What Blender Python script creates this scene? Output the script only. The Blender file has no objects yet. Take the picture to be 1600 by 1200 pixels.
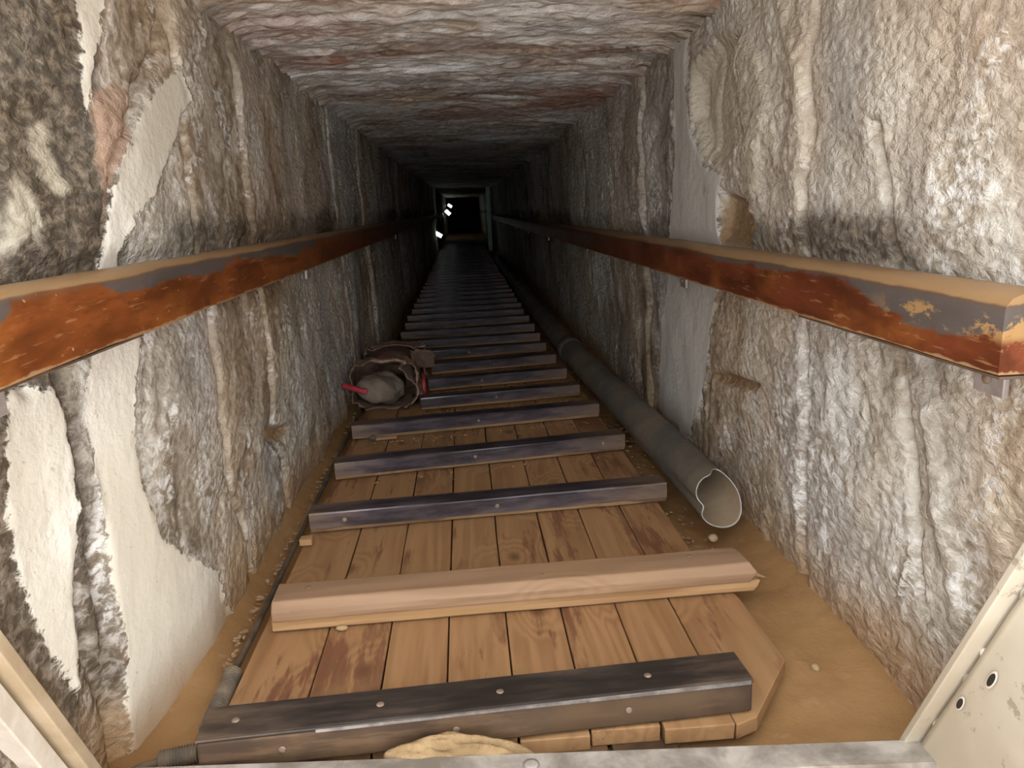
import bpy, bmesh, math, random
import numpy as np
np.seterr(over='ignore')
from mathutils import Matrix, Vector

C = bpy.context.scene.collection
random.seed(7)
rng = np.random.default_rng(11)
SLOPE = math.radians(26)            # the passage descends at 26 degrees; everything is built along its axis, then tilted

# ------------------------------------------------------------------ noise
def _hash(i, j, k, s):
    h = (i * 374761393 + j * 668265263 + k * 2147483647 % 1000003 * 97 + k * 1274126177 + s * 1013904223) & 0xFFFFFFFF
    h = ((h ^ (h >> 13)) * 1274126177) & 0xFFFFFFFF
    h = ((h ^ (h >> 15)) * 2246822519) & 0xFFFFFFFF
    return ((h ^ (h >> 16)) & 0xFFFFFF) / float(0xFFFFFF) * 2 - 1

def noise2(x, y, s=0):
    x = np.asarray(x, float); y = np.asarray(y, float)
    xi = np.floor(x).astype(np.int64); yi = np.floor(y).astype(np.int64)
    u = x - xi; v = y - yi
    u = u * u * u * (u * (u * 6 - 15) + 10); v = v * v * v * (v * (v * 6 - 15) + 10)
    z = np.zeros_like(xi)
    a = _hash(xi, yi, z, s); b = _hash(xi + 1, yi, z, s)
    c = _hash(xi, yi + 1, z, s); d = _hash(xi + 1, yi + 1, z, s)
    return (a * (1 - u) + b * u) * (1 - v) + (c * (1 - u) + d * u) * v

def fbm(x, y, octv=4, s=0, gain=.5):
    t = 0; a = 1; n = 0
    for o in range(octv):
        t = t + a * noise2(x * 2 ** o, y * 2 ** o, s + o * 17); n += a; a *= gain
    return t / n

def ridge(x, y, octv=3, s=0):
    t = 0; a = 1; n = 0
    for o in range(octv):
        t = t + a * (1 - 2 * np.abs(noise2(x * 2 ** o, y * 2 ** o, s + o * 13))); n += a; a *= .5
    return t / n

def ss(a, b, t):
    t = np.clip((t - a) / (b - a), 0, 1); return t * t * (3 - 2 * t)

def sdf(poly, y, z):
    """signed distance to a polygon, positive inside"""
    p = np.array(poly); n = len(p); best = np.full(y.shape, 1e9); ins = np.zeros(y.shape, bool)
    for i in range(n):
        a = p[i]; b = p[(i + 1) % n]; e = b - a
        t = np.clip(((y - a[0]) * e[0] + (z - a[1]) * e[1]) / max(e @ e, 1e-12), 0, 1)
        best = np.minimum(best, np.hypot(y - a[0] - t * e[0], z - a[1] - t * e[1]))
        c = ((a[1] > z) != (b[1] > z))
        if b[1] != a[1]:
            ins ^= c & (y < (b[0] - a[0]) * (z - a[1]) / (b[1] - a[1]) + a[0])
    return np.where(ins, best, -best)

def line_d(pts, y, z):
    p = np.array(pts); best = np.full(y.shape, 1e9)
    for i in range(len(p) - 1):
        a = p[i]; e = p[i + 1] - a
        t = np.clip(((y - a[0]) * e[0] + (z - a[1]) * e[1]) / (e @ e), 0, 1)
        best = np.minimum(best, np.hypot(y - a[0] - t * e[0], z - a[1] - t * e[1]))
    return best

# ------------------------------------------------------------------ objects
def link(o, parent=None):
    C.objects.link(o)
    if parent: o.parent = parent
    return o

def tag(o, label=None, cat=None, group=None, kind=None):
    if label: o['label'] = label
    if cat: o['category'] = cat
    if group: o['group'] = group
    if kind: o['kind'] = kind
    return o

def empty(name, loc, rz=0.0):
    o = bpy.data.objects.new(name, None); o.empty_display_size = .05
    o.location = loc; o.rotation_euler = (0, 0, rz)
    return link(o)

def mesh(name, verts, faces, mat, parent=None, smooth=False):
    me = bpy.data.meshes.new(name); me.from_pydata([tuple(v) for v in verts], [], faces); me.update()
    bm = bmesh.new(); bm.from_mesh(me); bmesh.ops.recalc_face_normals(bm, faces=bm.faces); bm.to_mesh(me); bm.free()
    if smooth: me.polygons.foreach_set('use_smooth', [True] * len(me.polygons))
    me.materials.append(mat)
    return link(bpy.data.objects.new(name, me), parent)

def grid_mesh(name, P, mat, parent=None, attrs=None, flip=False, closed=False):
    """P: array (n, m, 3)"""
    n, m, _ = P.shape
    idx = np.arange(n * m).reshape(n, m)
    if closed:
        a = idx[:-1]; b = idx[1:]; a2 = np.roll(a, -1, 1); b2 = np.roll(b, -1, 1)
    else:
        a = idx[:-1, :-1]; b = idx[1:, :-1]; a2 = idx[:-1, 1:]; b2 = idx[1:, 1:]
    q = np.stack([a, b, b2, a2], -1).reshape(-1, 4)
    if flip: q = q[:, ::-1]
    me = bpy.data.meshes.new(name)
    me.vertices.add(n * m); me.vertices.foreach_set('co', P.reshape(-1).astype(np.float32))
    me.loops.add(q.size); me.loops.foreach_set('vertex_index', q.reshape(-1).astype(np.int32))
    me.polygons.add(len(q)); me.polygons.foreach_set('loop_start', np.arange(0, q.size, 4, dtype=np.int32))
    me.polygons.foreach_set('use_smooth', np.ones(len(q), bool))
    me.update(calc_edges=True); me.validate()
    for k, v in (attrs or {}).items():
        at = me.attributes.new(k, 'FLOAT', 'POINT'); at.data.foreach_set('value', v.reshape(-1).astype(np.float32))
    me.materials.append(mat)
    return link(bpy.data.objects.new(name, me), parent)

def bevel(o, w=.003, seg=2):
    b = o.modifiers.new('edge', 'BEVEL'); b.width = w; b.segments = seg; b.limit_method = 'ANGLE'; b.angle_limit = math.radians(35)
    return o

def solid(o, t, off=-1):
    s = o.modifiers.new('thick', 'SOLIDIFY'); s.thickness = t; s.offset = off
    return s

def box(name, lo, hi, mat, parent=None, bw=.003):
    x0, y0, z0 = lo; x1, y1, z1 = hi
    v = [(x0, y0, z0), (x1, y0, z0), (x1, y1, z0), (x0, y1, z0), (x0, y0, z1), (x1, y0, z1), (x1, y1, z1), (x0, y1, z1)]
    f = [(0, 3, 2, 1), (4, 5, 6, 7), (0, 1, 5, 4), (1, 2, 6, 5), (2, 3, 7, 6), (3, 0, 4, 7)]
    o = mesh(name, v, f, mat, parent)
    if bw: bevel(o, bw)
    return o

def extrude(name, prof, ts, axis, mat, parent=None, jig=None, bw=0, smooth=False, caps=True):
    """sweep a closed profile [(a,b)] along an axis ('x': a=y,b=z; 'y': a=x,b=z) through stations ts; jig(t, i, a, b) -> shifted (t, a, b)"""
    vs = []; fs = []; m = len(prof)
    for t in ts:
        for i, (a, b) in enumerate(prof):
            tt, aa, bb = jig(t, i, a, b) if jig else (t, a, b)
            vs.append((tt, aa, bb) if axis == 'x' else (aa, tt, bb))
    for k in range(len(ts) - 1):
        for i in range(m):
            j = (i + 1) % m
            fs.append((k * m + i, k * m + j, (k + 1) * m + j, (k + 1) * m + i))
    if caps:
        fs.append(tuple(range(m))[::-1]); fs.append(tuple((len(ts) - 1) * m + i for i in range(m)))
    o = mesh(name, vs, fs, mat, parent, smooth)
    if bw: bevel(o, bw)
    return o

def tube(name, pts, rad, mat, parent=None, seg=12, caps=True):
    """round tube through points; rad a number or one radius per point"""
    pts = [Vector(p) for p in pts]; n = len(pts)
    rad = [rad] * n if not hasattr(rad, '__len__') else rad
    vs = []; fs = []; up = Vector((0.13, .07, 1))
    for i, p in enumerate(pts):
        t = (pts[min(i + 1, n - 1)] - pts[max(i - 1, 0)]).normalized()
        a = t.cross(up).normalized(); b = a.cross(t)
        for k in range(seg):
            w = 2 * math.pi * k / seg
            vs.append(p + (a * math.cos(w) + b * math.sin(w)) * rad[i])
    for i in range(n - 1):
        for k in range(seg):
            l = (k + 1) % seg
            fs.append((i * seg + k, i * seg + l, (i + 1) * seg + l, (i + 1) * seg + k))
    if caps:
        fs.append(tuple(range(seg))); fs.append(tuple((n - 1) * seg + k for k in range(seg)))
    return mesh(name, vs, fs, mat, parent, True)

def spline(ctrl, n):
    """Catmull-Rom through control points"""
    P = [np.array(c, float) for c in ctrl]; P = [2 * P[0] - P[1]] + P + [2 * P[-1] - P[-2]]
    out = []
    for i in range(1, len(P) - 2):
        for k in range(n):
            t = k / n
            out.append(.5 * ((2 * P[i]) + (P[i + 1] - P[i - 1]) * t + (2 * P[i - 1] - 5 * P[i] + 4 * P[i + 1] - P[i + 2]) * t * t + (3 * P[i] - P[i - 1] - 3 * P[i + 1] + P[i + 2]) * t ** 3))
    out.append(P[-2]); return out

def lump(name, c, size, mat, parent=None, amp=.18, sub=3, seed=0, rz=0.0):
    bm = bmesh.new(); bmesh.ops.create_icosphere(bm, subdivisions=sub, radius=1)
    cs, sn = math.cos(rz), math.sin(rz)
    for v in bm.verts:
        x, y, z = v.co
        k = 1 + amp * float(fbm(np.array(x * 1.3 + seed * 3.1 + z), np.array(y * 1.3 - z * .8 + seed), 3, seed)) * 1.6
        X, Y, Z = x * k * size[0], y * k * size[1], z * k * size[2]
        v.co = (c[0] + X * cs - Y * sn, c[1] + X * sn + Y * cs, c[2] + Z)
    me = bpy.data.meshes.new(name); bm.to_mesh(me); bm.free()
    me.polygons.foreach_set('use_smooth', [True] * len(me.polygons)); me.materials.append(mat)
    return link(bpy.data.objects.new(name, me), parent)

def disc(name, c, r, h, mat, parent=None, axis='z', seg=14):
    """a low domed stud: nail or screw head"""
    prof = [(r, 0), (r * .95, h * .6), (r * .6, h), (0.0005, h)]
    vs = []; fs = []
    for (q, t) in prof:
        for k in range(seg):
            w = 2 * math.pi * k / seg
            a, b = q * math.cos(w), q * math.sin(w)
            vs.append({'z': (c[0] + a, c[1] + b, c[2] + t), 'y': (c[0] + a, c[1] - t, c[2] + b), 'x': (c[0] - t, c[1] + a, c[2] + b)}[axis])
    for i in range(3):
        for k in range(seg):
            l = (k + 1) % seg; fs.append((i * seg + k, i * seg + l, (i + 1) * seg + l, (i + 1) * seg + k))
    fs.append(tuple(3 * seg + k for k in range(seg)))
    return mesh(name, vs, fs, mat, parent, True)

# ------------------------------------------------------------------ materials
class Mat:
    def __init__(s, name):
        s.m = bpy.data.materials.new(name); s.m.use_nodes = True
        s.t = s.m.node_tree; s.t.nodes.clear()
        s.out = s.t.nodes.new('ShaderNodeOutputMaterial'); s.b = s.t.nodes.new('ShaderNodeBsdfPrincipled')
        s.t.links.new(s.b.outputs[0], s.out.inputs[0])
        s.co = s.t.nodes.new('ShaderNodeTexCoord').outputs['Object']
    def put(s, sock, v):
        if isinstance(v, bpy.types.NodeSocket): s.t.links.new(v, sock)
        elif isinstance(v, (tuple, list)) and sock.type == 'RGBA': sock.default_value = tuple(v) + (1,) if len(v) == 3 else v
        elif sock.type == 'RGBA': sock.default_value = (v, v, v, 1)
        else: sock.default_value = v
    def node(s, ty, ins=None, out=0, **props):
        n = s.t.nodes.new(ty)
        for k, v in props.items(): setattr(n, k, v)
        for k, v in (ins or {}).items(): s.put(n.inputs[k], v)
        return n.outputs[out]
    def math(s, op, a, b=0.0, c=0.0): return s.node('ShaderNodeMath', {0: a, 1: b, 2: c}, operation=op)
    def map(s, scale=(1, 1, 1), rot=(0, 0, 0), loc=(0, 0, 0), co=None):
        return s.node('ShaderNodeMapping', {'Vector': co or s.co, 'Scale': scale, 'Rotation': rot, 'Location': loc})
    def noise(s, scale, detail=4, rough=.55, vec=None, dist=0.0):
        return s.node('ShaderNodeTexNoise', {'Vector': vec or s.co, 'Scale': scale, 'Detail': detail, 'Roughness': rough, 'Distortion': dist})
    def voro(s, scale, vec=None, feature='F1', rnd=1.0):
        return s.node('ShaderNodeTexVoronoi', {'Vector': vec or s.co, 'Scale': scale, 'Randomness': rnd}, feature=feature)
    def step(s, v, a, b): return s.node('ShaderNodeMapRange', {0: v, 1: a, 2: b, 3: 0.0, 4: 1.0}, interpolation_type='SMOOTHSTEP')
    def lin(s, v, a, b, c, d): return s.node('ShaderNodeMapRange', {0: v, 1: a, 2: b, 3: c, 4: d})
    def mix(s, f, a, b, blend='MIX'):
        n = s.t.nodes.new('ShaderNodeMix'); n.data_type = 'RGBA'; n.blend_type = blend; n.clamp_factor = True
        s.put(n.inputs[0], f); s.put(n.inputs[6], a); s.put(n.inputs[7], b); return n.outputs[2]
    def ramp(s, v, stops):
        n = s.t.nodes.new('ShaderNodeValToRGB'); e = n.color_ramp.elements
        while len(e) < len(stops): e.new(.5)
        for i, (p, c) in enumerate(stops): e[i].position = p; e[i].color = tuple(c) + (1,)
        s.put(n.inputs[0], v); return n.outputs[0]
    def attr(s, name): return s.node('ShaderNodeAttribute', out=2, attribute_name=name)
    def rand(s): return s.node('ShaderNodeObjectInfo', out=5)
    def sep(s, i): return s.node('ShaderNodeSeparateXYZ', {0: s.co}, out=i)
    def bump(s, h, strength=.5, dist=.01, normal=None):
        ins = {'Strength': strength, 'Distance': dist, 'Height': h}
        if normal: ins['Normal'] = normal
        return s.node('ShaderNodeBump', ins)
    def done(s, col, rough=.8, normal=None, spec=.3, metal=0.0):
        s.put(s.b.inputs['Base Color'], col); s.put(s.b.inputs['Roughness'], rough)
        s.put(s.b.inputs['Specular IOR Level'], spec); s.put(s.b.inputs['Metallic'], metal)
        if normal: s.put(s.b.inputs['Normal'], normal)
        return s.m

def stone(name, horiz=False, warm=0.0, axis='z'):
    """salt-crusted limestone: brown-grey rock, pale crystals, smooth plaster patches, grime"""
    m = Mat(name)
    if axis == 'z': st = (1.0, .9, .62); big = (1, 1, .6)
    else: st = (.42, 1.0, 1.0); big = (.6, 1, 1)
    lean = (.12, 0, 0) if axis == 'z' else (0, 0, .05)
    vs = m.map(st, lean); vb = m.map(big, lean)
    nb = m.noise(2.3, 3, .6, vb, .4)
    ns = m.noise(7, 5, .64, vs, 1.1)
    nf = m.noise(52, 4, .68, m.map((.8, .8, 1.15) if axis == 'z' else (.7, .85, 1), lean), .4)
    cr = m.voro(60, m.map((.8, .8, 1.15) if axis == 'z' else (.4, 1, 1)), 'F1')
    mixn = m.math('ADD', m.math('MULTIPLY', nb, .42), m.math('ADD', m.math('MULTIPLY', ns, .36), m.math('MULTIPLY', nf, .22)))
    if axis == 'z':
        col = m.ramp(mixn, [(.36, (.12, .085, .053)), (.43, (.27, .215, .155)), (.49, (.43, .375, .305)), (.56, (.60, .555, .485)), (.65, (.74, .71, .66))])
    else:
        col = m.ramp(mixn, [(.36, (.15, .08, .055)), (.42, (.38, .25, .185)), (.47, (.60, .50, .42)), (.52, (.76, .71, .66)), (.60, (.88, .87, .86))])
        warmn = m.noise(1.6, 4, .6, m.map((.8, 1, 1), loc=(3, 1, 0)))
        col = m.mix(m.math('MULTIPLY', m.step(warmn, .52, .64), .5), col, (.36, .15, .10), 'MIX')
        och = m.noise(2.1, 4, .6, m.map((.7, 1, 1), loc=(7, 2, 0)))
        col = m.mix(m.math('MULTIPLY', m.step(och, .54, .66), .45), col, (.55, .38, .17))
    # random cool grey tone, partly the sky's bluish reflection painted in
    cool = m.noise(1.9, 4, .55, m.map((1, 1, .4), loc=(0, 5.3, 1)))
    col = m.mix(m.math('MULTIPLY', m.step(cool, .50, .64), .5), col, m.mix(nf, (.26, .255, .255), (.58, .585, .59)))
    if axis == 'z': col = m.mix(m.math('MULTIPLY', m.step(m.noise(1.7, 3, .55, m.map((1, 1, .6), loc=(4, 9, 2))), .44, .60), .55), col, (1.0, .80, .60), 'MULTIPLY')
    # salt crystals
    sm = m.noise(5.5, 4, .7, vs, .8)
    salt = m.math('MULTIPLY', m.step(sm, .49, .62), m.step(nf, .44, .60))
    col = m.mix(m.math('MULTIPLY', salt, .85), col, (.80, .78, .76))
    halo = m.math('MULTIPLY', m.step(m.math('ADD', m.attr('plaster'), m.math('MULTIPLY', m.math('SUBTRACT', ns, .5), .16)), -.045, -.005), m.step(nf, .40, .56))
    col = m.mix(m.math('MULTIPLY', halo, .38), col, (.84, .82, .79))
    # dark stain regions with a shape of their own
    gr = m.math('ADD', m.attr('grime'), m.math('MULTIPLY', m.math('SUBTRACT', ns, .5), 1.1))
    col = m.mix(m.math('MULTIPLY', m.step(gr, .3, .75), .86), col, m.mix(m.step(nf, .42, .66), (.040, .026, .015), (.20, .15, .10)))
    # pale smears
    pale = m.math('ADD', m.attr('pale'), m.math('MULTIPLY', m.math('SUBTRACT', ns, .5), .10))
    col = m.mix(m.math('MULTIPLY', m.step(pale, -.004, .014), .8), col, m.mix(nf, (.46, .39, .28), (.66, .60, .50)))
    # reddish stone
    red = m.math('ADD', m.attr('red'), m.math('MULTIPLY', m.math('SUBTRACT', ns, .5), .05))
    col = m.mix(m.math('MULTIPLY', m.step(red, -.004, .006), .85), col, m.mix(ns, (.36, .20, .14), (.52, .38, .28)))
    # eroded brown pits
    pit = m.math('ADD', m.attr('pit'), m.math('MULTIPLY', m.math('SUBTRACT', nf, .5), .035))
    pm = m.step(pit, -.004, .008)
    fib = m.noise(30, 3, .6, m.map((1, 3, .6), (.5, 0, 0)))
    col = m.mix(m.math('MULTIPLY', pm, .9), col, m.mix(fib, (.16, .09, .04), (.42, .27, .14)))
    # plaster
    pl = m.math('ADD', m.attr('plaster'), m.math('ADD', m.math('MULTIPLY', m.math('SUBTRACT', ns, .5), .045), m.math('MULTIPLY', m.math('SUBTRACT', nf, .5), .04)))
    pk = m.step(pl, -.003, .004)
    pn = m.noise(44, 4, .6)
    pcol = m.mix(m.step(nb, .35, .7), (.72, .655, .545), (.82, .78, .70))
    pcol = m.mix(m.math('MULTIPLY', m.step(m.noise(70, 3, .6), .66, .72), .5), pcol, (.42, .34, .24))
    tint = m.attr('tint')
    pcol = m.mix(tint, pcol, (.56, .545, .52))
    col = m.mix(pk, col, pcol)
    # sand dust near the floor; also paints in the shade on the low plaster
    z = m.sep(2)
    du = m.math('ADD', m.math('MULTIPLY', z, -1.0), m.math('MULTIPLY', m.math('SUBTRACT', nb, .5), .35))
    dust = m.step(du, .64, .82)
    if axis == 'z':
        col = m.mix(m.math('MULTIPLY', dust, .78), col, m.mix(nf, (.36, .205, .09), (.50, .31, .155)))
    h = m.math('ADD', m.math('MULTIPLY', nf, 1.0), m.math('ADD', m.math('MULTIPLY', cr, -.5), m.math('MULTIPLY', ns, .35)))
    h = m.mix(pk, h, m.math('ADD', .9, m.math('ADD', m.math('MULTIPLY', pn, .5), m.math('MULTIPLY', pk, .2))))
    nrm = m.bump(h, m.lin(nb, .36, .62, .35, .85), .012)
    ro = m.lin(salt, 0, 1, .72, .42)
    return m.done(col, m.mix(pk, ro, .85), nrm, .35)

def wood(name, light, dark, stain, stain_amt, dust_amt, axis='y', rough=.62, red=False):
    m = Mat(name); r = m.rand()
    off = m.node('ShaderNodeCombineXYZ', {0: m.math('MULTIPLY', r, 13.0), 1: m.math('MULTIPLY', r, 7.0), 2: m.math('MULTIPLY', r, 3.0)})
    co = m.node('ShaderNodeVectorMath', {0: m.co, 1: off}, operation='ADD')
    sc = (1, .085, 1) if axis == 'y' else (.085, 1, 1)
    v = m.map(sc, co=co)
    n1 = m.noise(34, 5, .55, v, .6); n2 = m.noise(8, 3, .5, v, .8)
    kn = m.voro(6.2, m.map((1, .55, 1) if axis == 'y' else (.55, 1, 1), co=co), 'F1')
    knot = m.step(kn, .14, .03); ring = m.step(kn, .42, .05)
    ringv = m.math('ADD', m.math('MULTIPLY', n2, 13.0), m.math('MULTIPLY', ring, 6.0))
    band = m.math('MULTIPLY_ADD', m.math('SINE', m.math('MULTIPLY', ringv, 3.0)), .5, .5)
    g = m.math('ADD', m.math('MULTIPLY', band, .28), m.math('MULTIPLY', n1, .72))
    col = m.mix(m.step(g, .25, .85), light, dark)
    col = m.mix(m.math('MULTIPLY', m.math('SUBTRACT', r, .5), .5), col, dark)
    col = m.mix(m.math('MULTIPLY', knot, .85), col, (.11, .05, .025))
    if stain_amt:
        s1 = m.noise(5.0, 4, .6, m.map((1, .16, 1) if axis == 'y' else (.16, 1, 1), co=co), .5)
        s2 = m.noise(60, 4, .7, m.map((1, .12, 1) if axis == 'y' else (.12, 1, 1), co=co))
        sm = m.math('ADD', m.math('MULTIPLY', s1, 1.0), m.math('MULTIPLY', m.math('SUBTRACT', s2, .5), .45))
        col = m.mix(m.math('MULTIPLY', m.step(sm, .60 - .10 * stain_amt, .66 - .08 * stain_amt), .78), col, stain)
    d = m.noise(4, 4, .6, loc_vec(m))
    col = m.mix(m.math('MULTIPLY', m.step(d, .42, .66), dust_amt), col, (.345, .205, .095))
    nrm = m.bump(m.math('ADD', m.math('MULTIPLY', g, -.5), m.math('MULTIPLY', n1, .4)), .45, .004)
    return m.done(col, rough, nrm, .3)

def loc_vec(m): return m.map((1, 1, 1), loc=(2.2, 4.1, .3))

def plain(name, c1, c2, rough=.6, scale=14, metal=0.0, bump=.2, spec=.4, detail=5, dist=.004, lo=.35, hi=.68):
    m = Mat(name); n = m.noise(scale, detail, .6, None, .3)
    f = m.noise(scale * 6, 4, .6)
    return m.done(m.mix(m.step(n, lo, hi), c1, c2), m.lin(f, .3, .7, rough - .08, rough + .1), m.bump(m.math('ADD', n, m.math('MULTIPLY', f, .4)), bump, dist), spec, metal)

def steel(name, dark, lite, dusty, rough):
    """worn painted steel angle with sand dust collected at its ends and in patches"""
    m = Mat(name); r = m.rand()
    v = m.map((.25, 1.2, 1.2)); n = m.noise(22, 6, .65, v); s = m.noise(90, 4, .7, m.map((.08, 1, 1)))
    col = m.mix(m.step(n, .36, .66), dark, lite)
    x = m.math('ABSOLUTE', m.sep(0))
    e = m.math('ADD', x, m.math('MULTIPLY', m.math('SUBTRACT', n, .5), .5))
    du = m.math('ADD', m.math('MULTIPLY', m.step(e, .26, .52), .75), m.math('MULTIPLY', m.step(n, .56, .7), .35))
    col = m.mix(m.math('MULTIPLY', du, dusty), col, (.25, .155, .088))
    return m.done(col, m.lin(m.math('ADD', du, m.math('MULTIPLY', s, .3)), 0, 1.2, rough, .75), m.bump(m.math('ADD', n, m.math('MULTIPLY', s, .5)), .25, .002), .55, .35)

def rail_paint(name, zt, zb, tan_w, seed, bare, deep, bands):
    """red-brown varnish, a grey worn band under the top edge, bare tan wood where hands slide"""
    m = Mat(name); z = m.sep(2); y = m.sep(1)
    n = m.noise(16, 4, .62, m.map((1, .22, 1), loc=(0, seed, 0)), .4)
    nb = m.noise(7.0, 4, .6, m.map((1, .6, 1), loc=(0, seed * 1.7, 0))); f = m.noise(70, 4, .7, m.map((1, .3, 1), loc=(0, seed, 0)))
    g = m.noise(34, 4, .65, m.map((1, .5, 1), loc=(1, seed, 2)))
    t = m.math('DIVIDE', m.math('SUBTRACT', zt, z), zt - zb)              # 0 at the top edge, 1 at the bottom
    red = m.mix(m.step(n, .33, .68), tuple(c * .42 for c in deep), deep)
    red = m.mix(m.math('MULTIPLY', m.step(nb, .52, .70), .45), red, (.34, .115, .022))
    red = m.mix(m.math('MULTIPLY', m.step(f, .58, .70), .4), red, (.09, .03, .015))
    red = m.mix(m.math('MULTIPLY', m.step(f, .34, .30), .35), red, (.45, .22, .10))
    scr = m.noise(150, 3, .6, m.map((1, .10, 1), (.12, 0, 0), (0, seed, 0)))
    red = m.mix(m.math('MULTIPLY', m.step(scr, .60, .68), .45), red, (.40, .20, .09))
    red = m.mix(m.math('MULTIPLY', m.step(scr, .40, .33), .45), red, (.07, .025, .012))
    spk = m.voro(38, None, 'F1')
    red = m.mix(m.math('MULTIPLY', m.step(m.math('ADD', spk, m.math('MULTIPLY', f, .25)), .20, .15), .7), red, (.50, .36, .25))
    # width of the grey band along the beam
    w = m.ramp(m.lin(y, .6, 2.6, 0, 1), [(p, (v, v, v)) for p, v in bands])
    g0 = m.math('ADD', m.math('SUBTRACT', w, t), m.math('ADD', m.math('MULTIPLY', m.math('SUBTRACT', nb, .5), .8), m.math('ADD', m.math('MULTIPLY', m.math('SUBTRACT', n, .5), .6), m.math('MULTIPLY', m.math('SUBTRACT', f, .5), .25))))
    gm = m.step(g0, -.03, .07)
    col = m.mix(m.math('MULTIPLY', gm, .92), red, m.mix(n, (.052, .045, .040), (.115, .103, .095)))
    sc = m.math('MULTIPLY', m.step(m.math('ADD', m.math('MULTIPLY', g, .7), m.math('MULTIPLY', f, .3)), .475, .525), m.math('MULTIPLY', m.step(y, bare, bare - .14), m.math('MULTIPLY', m.step(t, .24, .34), m.step(t, .66, .50))))
    col = m.mix(m.math('MULTIPLY', sc, .9), col, (.37, .21, .08))
    t0 = m.math('ADD', m.math('SUBTRACT', tan_w, t), m.math('MULTIPLY', m.math('SUBTRACT', n, .5), .20))
    tm = m.step(t0, -.012, .02); dk = m.step(t0, -.09, .0)
    col = m.mix(m.math('MULTIPLY', dk, .6), col, (.12, .06, .03))
    col = m.mix(tm, col, m.mix(n, (.21, .115, .05), (.36, .215, .10)))
    e = m.math('ADD', m.math('SUBTRACT', t, .965), m.math('MULTIPLY', m.math('SUBTRACT', f, .5), .16))
    col = m.mix(m.math('MULTIPLY', m.step(e, -.01, .02), .8), col, (.38, .22, .11))
    return m.done(col, m.mix(tm, m.lin(n, .3, .7, .34, .52), .45), m.bump(m.math('ADD', n, m.math('MULTIPLY', f, .3)), .25, .003), .5)

M = {}
M['stone'] = stone('salt crusted stone')
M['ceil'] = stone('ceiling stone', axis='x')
def sand_mat():
    m = Mat('sand dust'); n = m.noise(3, 5, .6); f = m.noise(120, 4, .7); g = m.noise(26, 4, .6)
    col = m.mix(m.step(n, .35, .68), (.275, .147, .060), (.365, .21, .092))
    col = m.mix(m.math('MULTIPLY', m.step(f, .62, .72), .35), col, (.21, .115, .05))
    col = m.mix(m.math('MULTIPLY', m.step(g, .60, .72), .3), col, (.46, .31, .16))
    return m.done(col, .95, m.bump(m.math('ADD', m.math('MULTIPLY', g, 1.0), m.math('MULTIPLY', f, .35)), .5, .006), .15)
M['sand'] = sand_mat()
M['plank'] = wood('plank pine', (.385, .21, .098), (.25, .125, .054), (.15, .058, .032), .65, .5)
M['timber'] = wood('bare timber', (.35, .215, .132), (.245, .142, .082), (.3, .16, .08), 0, .25, 'x')
M['timber_raw'] = wood('bright timber', (.40, .235, .11), (.28, .145, .065), (.3, .16, .08), 0, .25, 'x')
M['core'] = wood('dusty timber core', (.30, .185, .095), (.165, .10, .05), (.10, .05, .027), .5, .5, 'x')
M['face'] = wood('grimy timber face', (.105, .058, .030), (.058, .033, .019), (.036, .022, .015), .9, .14, 'x')
M['steel'] = steel('worn steel angle', (.040, .031, .036), (.115, .092, .104), .75, .23)
M['steel_top'] = steel('dark steel plate', (.030, .022, .018), (.075, .056, .046), .6, .42)
M['edge'] = plain('light grey steel', (.30, .27, .25), (.52, .48, .44), .34, 30, .7)
M['screw'] = plain('dull screw head', (.18, .12, .085), (.30, .22, .16), .6, 60, .2)
M['pvc'] = plain('dusty grey pipe', (.085, .080, .070), (.165, .132, .095), .62, 5, bump=.12)
M['pvc_in'] = plain('pipe inside', (.34, .255, .17), (.46, .34, .225), .75, 7, bump=.1)
M['pvc_cut'] = plain('pipe torn edge', (.30, .30, .29), (.42, .42, .41), .55, 40)
M['ribbed'] = plain('ribbed conduit', (.10, .075, .055), (.21, .155, .10), .6, 24, bump=.2)
M['cable'] = plain('black cable', (.055, .040, .028), (.15, .10, .06), .75, 18, bump=.2)
M['paint'] = None
def painted_sheet():
    m = Mat('chipped cream paint'); n = m.noise(3, 4, .6); f = m.noise(34, 6, .7, m.map((1, 1, 1), loc=(4, 2, 1))); g = m.noise(9, 5, .65)
    col = m.mix(m.step(n, .35, .7), (.42, .355, .265), (.56, .50, .40))
    chip = m.step(m.math('ADD', f, m.math('MULTIPLY', m.math('SUBTRACT', g, .5), .5)), .625, .65)
    col = m.mix(m.math('MULTIPLY', chip, .85), col, m.mix(g, (.20, .13, .085), (.42, .36, .30)))
    return m.done(col, m.lin(g, .3, .7, .32, .5), m.bump(m.math('ADD', m.math('MULTIPLY', chip, -.6), m.math('MULTIPLY', n, 1.0)), .3, .004), .5)
M['paint'] = painted_sheet()
M['post'] = plain('cream post paint', (.40, .30, .19), (.54, .43, .30), .5, 8, bump=.15)
M['post_edge'] = plain('pale post edge', (.55, .48, .40), (.68, .61, .53), .5, 16, bump=.25)
M['sill'] = plain('scuffed grey sill', (.19, .16, .13), (.48, .43, .38), .45, 11, bump=.3, metal=.2)
M['hole'] = plain('hole shade', (.02, .015, .01), (.03, .02, .015), .9)  # dark colour stands in for the shade inside the panel's holes
M['sack'] = plain('torn brown sack', (.12, .072, .052), (.23, .14, .10), .85, 16, bump=.5)
M['sack_rim'] = plain('frayed sack rim', (.20, .125, .085), (.36, .24, .17), .9, 40, bump=.5)
M['cement'] = plain('hardened cement', (.135, .102, .078), (.205, .160, .125), .92, 9, bump=.7, dist=.01)
M['red'] = plain('red plastic', (.38, .035, .045), (.52, .075, .08), .45, 12)
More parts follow.
